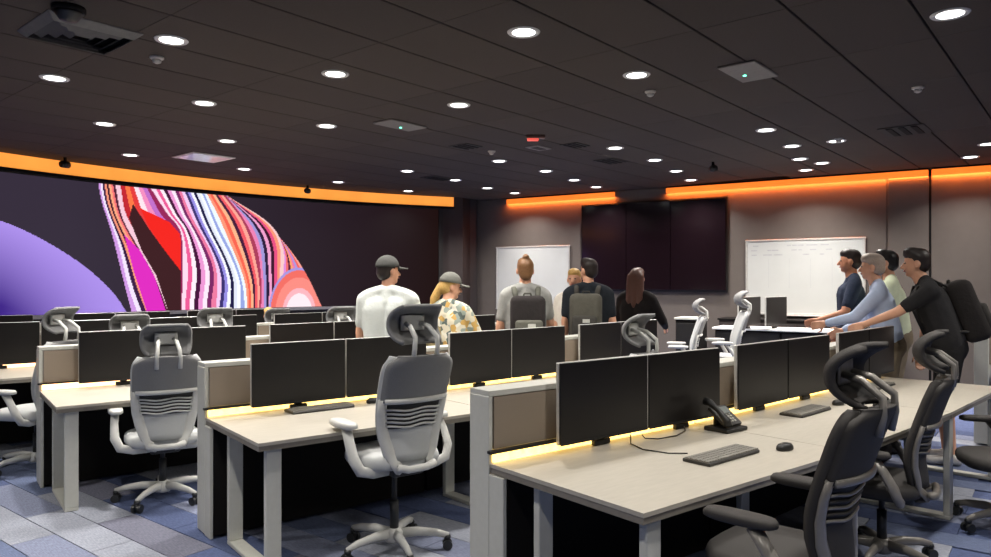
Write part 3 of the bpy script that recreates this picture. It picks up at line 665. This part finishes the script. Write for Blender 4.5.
# ------------------------------------------------------------------ people
JOBS = []
def remesh_later(name, g, m, parent, voxel, smooth=4):
    me_ = g.mesh(name, None); o = inst(name, me_, parent); mo = o.modifiers.new('r', 'REMESH'); mo.mode = 'VOXEL'; mo.voxel_size = voxel; mo.use_smooth_shade = True
    if smooth: sm = o.modifiers.new('s', 'SMOOTH'); sm.factor = 0.5; sm.iterations = smooth
    JOBS.append((o, m)); return o
def person(label, x, y, a, height, shirt, pants, hair, hairkind='short', skin=M_skin, sleeve='short', lean=0, turn=0, pitch=0, lh=(-0.27, 0.06, 0.80), rh=(0.27, 0.06, 0.80), legs=((-0.10, 0.0), (0.10, 0.0)), capm=None, pack=None, sit=False, twist=0, bulk=1.0, shorts=False, shoe=None):
    s = height/1.80
    t = thing('person', label, 'person', (x, y, 0), face(a))
    hip = Vector((0, 0, 0.94 if not sit else 0.61))
    Rl = Matrix.Rotation(R_(twist), 3, 'Z') @ Matrix.Rotation(R_(-lean), 3, 'X')
    U = lambda px, py, pz: (hip + Rl @ (Vector((px, py, pz-0.94))))*s
    V_ = lambda px, py, pz: Vector((px, py, pz))*s
    B = G(); S = G(); T = G(); b_ = bulk
    def torso(Gx, e):
        for k in (-1, 1):
            Gx.cap(U(k*0.075, 0, 1.0), U(k*0.085*b_, 0.005, 1.34), (0.108*b_+e)*s, (0.112*b_+e)*s)
            Gx.cap(U(k*0.08, 0, 1.36), U(k*0.165*b_, -0.01, 1.435), (0.085+e)*s, (0.058+e)*s)
        Gx.cap(U(0, -0.01, 1.40), U(0, -0.01, 1.50), (0.075+e)*s, (0.056+e*0.6)*s)
        for k in (-1, 1): Gx.cap(U(k*0.03, -0.022, 1.51), U(k*0.14*b_, -0.015, 1.455), (0.042+e*0.5)*s, (0.052+e)*s)
    torso(B, 0); torso(S, 0.014)
    B.cap(U(0, -0.012, 1.45), U(0, 0.005, 1.58), 0.06*s, 0.056*s)
    # arms
    for k, hand in ((-1, lh), (1, rh)):
        sh = U(k*0.185*b_, -0.01, 1.42); hnd = Vector(hand)*s; d = hnd-sh; L1, L2 = 0.29*s, 0.255*s; dist = min(d.length, L1+L2-0.004); dn = d.normalized()
        al = (L1*L1-L2*L2+dist*dist)/(2*dist); hh = math.sqrt(max(0, L1*L1-al*al)); ref = Vector((k*0.55, -0.75, -0.35)); ref = (ref-dn*ref.dot(dn)).normalized()
        el = sh+dn*al+ref*hh; wr = sh+dn*dist
        B.cap(sh, el, 0.05*s, 0.041*s); B.cap(el, wr, 0.041*s, 0.027*s)
        se = el if sleeve == 'long' else sh.lerp(el, 0.72); S.cap(sh, se, 0.068*s*b_**0.5, (0.056 if sleeve == 'short' else 0.054)*s)
        if sleeve == 'long': S.cap(el, el.lerp(wr, 0.9), 0.054*s, 0.038*s)
        fd = (wr-el).normalized(); lat = fd.cross(Vector((k*1.0, 0.2, 0.1))).normalized(); nm = lat.cross(fd).normalized()
        if nm.x*k > 0: nm = -nm
        pc = wr+fd*0.085*s
        for q in (-0.028, -0.009, 0.010, 0.028): B.cap(wr+fd*0.012*s+lat*q*0.5*s, pc+lat*q*s, 0.016*s, 0.0145*s, 8)
        for q, ln in zip((-0.030, -0.010, 0.010, 0.029), (0.062, 0.074, 0.070, 0.055)):
            b0_ = pc+lat*q*1.05*s; b1_ = b0_+(fd*0.9+nm*0.35).normalized()*ln*0.55*s; b2_ = b1_+(fd*0.6+nm*0.8).normalized()*ln*0.5*s
            B.cap(b0_, b1_, 0.0098*s, 0.009*s, 8); B.cap(b1_, b2_, 0.009*s, 0.008*s, 8)
        tb = wr+fd*0.03*s-lat*0.028*s; t1 = tb+(fd*0.6-lat*0.7+nm*0.25).normalized()*0.042*s; t2 = t1+(fd*0.9-lat*0.2+nm*0.4).normalized()*0.032*s
        B.cap(tb, t1, 0.0125*s, 0.0105*s, 8); B.cap(t1, t2, 0.0105*s, 0.009*s, 8)
    # legs
    SH = G()
    for k, (fx, fy) in zip((-1, 1), legs):
        h0 = (hip + Vector((k*0.095, 0, -0.02)))*s
        if sit: kn = Vector((k*0.12, 0.44, 0.59))*s; an = Vector((k*0.12, 0.42, 0.09))*s
        else: an = Vector((fx, fy, 0.09))*s; kn = (h0+an)/2 + Vector((0, 0.035, 0.01))*s
        for Gx, e in ((B, 0), (T, 0.013)):
            Gx.cap(h0, kn, (0.088+e)*s, (0.056+e)*s)
            if Gx is B or not shorts: Gx.cap(kn, an if Gx is B else an.lerp(kn, 0.04), (0.056+e)*s, (0.038+e*1.3)*s)
        hl = Vector((an.x, an.y-0.045*s, 0.045*s)); to = Vector((an.x+k*0.02*s, an.y+0.16*s, 0.036*s))
        B.cap(hl, to, 0.036*s, 0.026*s); B.cap(an, hl, 0.036*s, 0.034*s)
        SH.cap(hl, to, 0.045*s, 0.036*s); SH.cap(an-Vector((0, 0, 0.02*s)), hl, 0.046*s, 0.045*s)
    for Gx, e in ((B, 0), (T, 0.013)):
        for k in (-1, 1): Gx.cap((hip+Vector((k*0.07, -0.01, 0.0)))*s, U(k*0.07, 0, 1.05), (0.108+e)*s, (0.103+e)*s)
    # head
    hp_ = U(0, 0.015, 1.557); Rh = Rl @ Matrix.Rotation(R_(lean*0.8), 3, 'X') @ Euler((R_(pitch), 0, R_(-turn))).to_matrix()
    Hd = lambda px, py, pz: hp_ + Rh @ (Vector((px, py, pz))*s)
    B.ell(Hd(0, -0.008, 0.13), (0.076*s, 0.094*s, 0.094*s), R=Rh); B.ell(Hd(0, 0.022, 0.085), (0.060*s, 0.070*s, 0.086*s), R=Rh)
    B.ell(Hd(0, 0.05, 0.025), (0.034*s, 0.034*s, 0.026*s), R=Rh)
    B.cap(Hd(0, 0.085, 0.115), Hd(0, 0.106, 0.080), 0.010*s, 0.0145*s, 8)
    for k in (-1, 1): B.ell(Hd(k*0.077, 0.0, 0.098), (0.012*s, 0.02*s, 0.032*s), 10, 8, Rh)
    remesh_later('body', B, skin, t, 0.0085, 3)
    remesh_later('shirt', S, shirt, t, 0.014, 5); remesh_later('trousers', T, pants, t, 0.014, 5)
    remesh_later('shoes', SH, shoe or mat('shoe_dark', (46, 44, 46), 0.6), t, 0.012, 3)
    g = G()
    for k in (-1, 1): g.ell(Hd(k*0.031, 0.083, 0.116), (0.011*s, 0.008*s, 0.007*s), 10, 8, Rh)
    part('eyes', g, M_eye, t, True); g = G(); g.ell(Hd(0, 0.089, 0.052), (0.024*s, 0.008*s, 0.007*s), 12, 8, Rh); part('mouth', g, M_lip, t, True)
    g = G(); hk = hairkind
    g.ell(Hd(0, -0.02, 0.148), (0.083*s, 0.094*s, 0.088*s), R=Rh); g.ell(Hd(0, -0.045, 0.10), (0.076*s, 0.066*s, 0.075*s), R=Rh)
    if not capm: g.ell(Hd(0, 0.018, 0.186), (0.074*s, 0.074*s, 0.054*s), R=Rh)
    if hk == 'quiff': g.ell(Hd(0, 0.03, 0.215), (0.065*s, 0.06*s, 0.03*s), R=Rh)
    if hk == 'bun': g.ell(Hd(0, -0.06, 0.235), (0.035*s, 0.035*s, 0.03*s), R=Rh); g.ell(Hd(0, -0.06, 0.06), (0.06*s, 0.05*s, 0.05*s), R=Rh)
    if hk == 'tail': g.cap(Hd(0, -0.10, 0.10), Hd(-0.03, -0.13, -0.02), 0.035*s, 0.045*s); g.cap(Hd(-0.03, -0.13, -0.02), Hd(-0.05, -0.12, -0.22), 0.045*s, 0.022*s)
    if hk == 'long':
        for k in (-1, 0, 1): g.cap(Hd(k*0.055, -0.055, 0.13), Hd(k*0.07, -0.085, -0.20), 0.05*s, 0.04*s)
    remesh_later('hair', g, hair, t, 0.011, 3)
    if capm:
        g = G(); rings = []
        for k in range(7):
            an_ = R_(k*14.6); rings.append([Hd(0.093*math.cos(an_)*math.cos(w_), -0.012+0.108*math.cos(an_)*math.sin(w_), 0.145+0.105*math.sin(an_)) for w_ in [2*math.pi*i/20 for i in range(20)]])
        g.loft(rings); cp = part('cap', g, capm, t, True)
        g = G(); g.slab(lambda u, v: Hd(0.07*u*(1-0.35*v*v), 0.07+0.095*v+0.02*(1-u*u), 0.152-0.012*v-0.012*u*u), 8, 6, -0.006*s); part('brim', g, capm, cp, True)
    if pack:
        pm, pm2 = pack; bk = lambda px, py, pz: U(px, py, pz)
        Rp = Rl
        g = G(); g.box(bk(0, -0.212, 1.18), (0.32*s, 0.19*s, 0.50*s), Rp, bev=0.055*s, seg=3); bo = part('backpack', g, pm, t, True)
        g = G(); g.box(bk(0, -0.312, 1.09), (0.25*s, 0.07*s, 0.24*s), Rp, bev=0.025*s, seg=2); part('pocket', g, pm2, bo, True)
        g = G(); g.box(bk(0.02, -0.351, 1.16), (0.07*s, 0.008*s, 0.035*s), Rp); part('patch', g, M_pale, bo)
        g = G(); g.tube([bk(-0.04, -0.17, 1.415), bk(-0.03, -0.18, 1.45), bk(0.03, -0.18, 1.45), bk(0.04, -0.17, 1.415)], 0.009*s, 8); part('grab_handle', g, pm2, bo, True)
        for k in (-1, 1):
            g = G(); g.tube([bk(k*0.10, -0.15, 1.40), bk(k*0.115, -0.06, 1.505), bk(k*0.12, 0.06, 1.48), bk(k*0.125, 0.135, 1.36), bk(k*0.135, 0.12, 1.20), bk(k*0.16, 0.0, 1.08), bk(k*0.14, -0.15, 1.03)], 0.026*s, 8, 0.4); part('strap', g, pm2, bo, True)
    return t
H_dark = mat('hair_dark', (34, 24, 20), 0.5, var=0.3, scale=60, stretch=(6, 6, 1)); H_brown = mat('hair_brown', (120, 84, 52), 0.5, var=0.3, scale=60, stretch=(6, 6, 1))
H_blond = mat('hair_blond', (205, 165, 96), 0.5, var=0.25, scale=60, stretch=(6, 6, 1)); H_grey = mat('hair_grey', (176, 160, 148), 0.5, var=0.2, scale=60, stretch=(6, 6, 1))
H_auburn = mat('hair_auburn', (78, 48, 38), 0.45, var=0.3, scale=60, stretch=(6, 6, 1)); H_black = mat('hair_black', (24, 19, 18), 0.45, var=0.3, scale=60)
white_shoe = mat('shoe_white', (226, 222, 216), 0.5)
jeans = cloth('denim', (52, 58, 76)); blackt = cloth('black_trousers', (28, 27, 29)); khaki = cloth('khaki', (120, 108, 90))
floral = bpy.data.materials.new('cloth_floral'); floral.use_nodes = True
nt = floral.node_tree; vo = nt.nodes.new('ShaderNodeTexVoronoi'); vo.inputs['Scale'].default_value = 26; tc = nt.nodes.new('ShaderNodeTexCoord'); rp = nt.nodes.new('ShaderNodeValToRGB')
sx = nt.nodes.new('ShaderNodeSeparateColor'); nt.links.new(tc.outputs['Object'], vo.inputs['Vector']); nt.links.new(vo.outputs['Color'], sx.inputs[0]); nt.links.new(sx.outputs[0], rp.inputs[0])
rp.color_ramp.interpolation = 'CONSTANT'; els = rp.color_ramp.elements; els[0].color = lin((214, 206, 184)); els[1].position = 0.35; els[1].color = lin((150, 160, 150))
for pos, col in ((0.55, (198, 160, 90)), (0.7, (92, 104, 100)), (0.84, (226, 222, 208))):
    e = els.new(pos); e.color = lin(col)
nt.links.new(rp.outputs[0], nt.nodes['Principled BSDF'].inputs['Base Color']); nt.nodes['Principled BSDF'].inputs['Roughness'].default_value = 0.9

person('man in a white t-shirt and dark grey cap, seen from behind, left of the group', -0.935, 6.27, 8, 1.82, cloth('white', (196, 200, 196), 0.03), jeans, H_dark, 'crop', turn=45, capm=cloth('cap_grey', (78, 78, 76)), rh=(0.30, 0.16, 0.92), lh=(-0.26, 0.08, 0.86), bulk=1.12)
p2 = person('woman in a grey cap and floral shirt with a blond ponytail, looking right', -0.43, 6.22, 20, 1.68, floral, blackt, H_blond, 'tail', turn=55, pitch=-8, capm=cloth('cap_olive', (112, 112, 106)), rh=(0.26, 0.36, 1.05), lh=(-0.2, 0.32, 1.0), lean=6)
person('man with brown hair tied up and a dark backpack before the left whiteboard', 0.29, 7.0, -4, 1.84, cloth('grey', (150, 150, 146)), jeans, H_brown, 'bun', pack=(cloth('pack_dark', (46, 42, 42)), cloth('pack_straps', (92, 92, 84))), rh=(0.24, 0.3, 1.0))
person('person in a white shirt facing the camera, between the two backpack men', 0.89, 8.10, 200, 1.75, cloth('cream', (228, 222, 210), 0.04), blackt, H_blond, 'short', sleeve='short', lh=(-0.25, 0.0, 0.84), rh=(0.25, 0.0, 0.84))
person('man in a black t-shirt with a large grey backpack, before the wall display', 0.99, 7.68, 14, 1.85, cloth('black', (34, 38, 44)), blackt, H_dark, 'quiff', turn=-50, pack=(cloth('pack_grey', (84, 82, 74)), cloth('pack_grey_dark', (64, 62, 58))), lh=(-0.25, 0.06, 0.86), bulk=1.08)
person('woman with long dark hair in a black sweater, seen from behind', 1.62, 8.25, 35, 1.76, cloth('black_knit', (26, 22, 22)), blackt, H_auburn, 'long', sleeve='long', rh=(0.22, 0.34, 1.08), lh=(-0.2, 0.3, 1.05))
person('man in a navy polo shirt standing farthest left of the right hand group', 3.88, 7.85, -70, 1.96, cloth('navy', (44, 52, 70)), jeans, H_dark, 'short', skin=M_skin2, rh=(0.26, 0.1, 0.9), lh=(-0.2, 0.32, 1.08))
person('grey haired man in a light blue shirt, leaning over the front row', 3.72, 6.78, -62, 1.89, cloth('light_blue', (186, 200, 226), 0.06), khaki, H_grey, 'short', sleeve='long', lean=12, lh=(-0.20, 0.52, 1.14), rh=(0.26, 0.40, 1.05))
person('dark haired man in a pale green shirt behind the man with the black backpack', 4.13, 7.38, -60, 1.94, cloth('pale_green', (206, 214, 184), 0.06), khaki, H_black, 'quiff', lean=8, lh=(-0.24, 0.16, 0.9), rh=(0.26, 0.2, 0.9))
person('man in a black t-shirt with a black backpack, leaning left with one arm stretched out', 4.00, 6.35, -66, 1.95, cloth('charcoal_tee', (40, 39, 40)), cloth('black_shorts', (30, 29, 30)), H_dark, 'quiff', skin=M_skin, lean=20, lh=(-0.18, 0.62, 1.12), rh=(0.30, 0.16, 0.86), pack=(cloth('pack_black', (38, 35, 34)), cloth('pack_black_straps', (56, 54, 52))), shorts=True, shoe=white_shoe, bulk=1.12)
person('person with light brown hair seated low before the striped video wall picture', -2.99, 9.53, -40, 1.54, cloth('rust', (150, 96, 60)), jeans, H_blond, 'short', sit=True, sleeve='long', lh=(-0.14, 0.22, 0.76), rh=(0.14, 0.22, 0.76))
# tote bag carried by the woman in the cap
t = thing('tote_bag', 'patterned tote bag hanging behind the woman in the floral shirt', 'bag', (-0.62, 5.98, 0.92), face(20))
g = G(); g.box((0, 0, 0.15), (0.34, 0.12, 0.32), bev=0.03, seg=2); part('pouch', g, cloth('camo', (142, 128, 92), 0.6, 30), t, True)
for yy in (-0.05, 0.05): g = G(); g.tube([(-0.1, yy, 0.30), (-0.08, yy, 0.36), (0, yy*0.6, 0.39), (0.08, yy, 0.36), (0.1, yy, 0.30)], 0.011, 6); part('handle', g, cloth('camo_dark', (70, 66, 54)), t, True)

# grow the continuous bodies and clothes
bpy.context.view_layer.update()
dg = bpy.context.evaluated_depsgraph_get()
for o, m in JOBS:
    nm = bpy.data.meshes.new_from_object(o.evaluated_get(dg)); nm.name = o.name; nm.materials.clear(); nm.materials.append(m)
    for p in nm.polygons: p.use_smooth = True
    o['_m'] = nm.name
for o, m in JOBS:
    nm = bpy.data.meshes[o['_m']]; o.modifiers.clear(); o.data = nm; del o['_m']
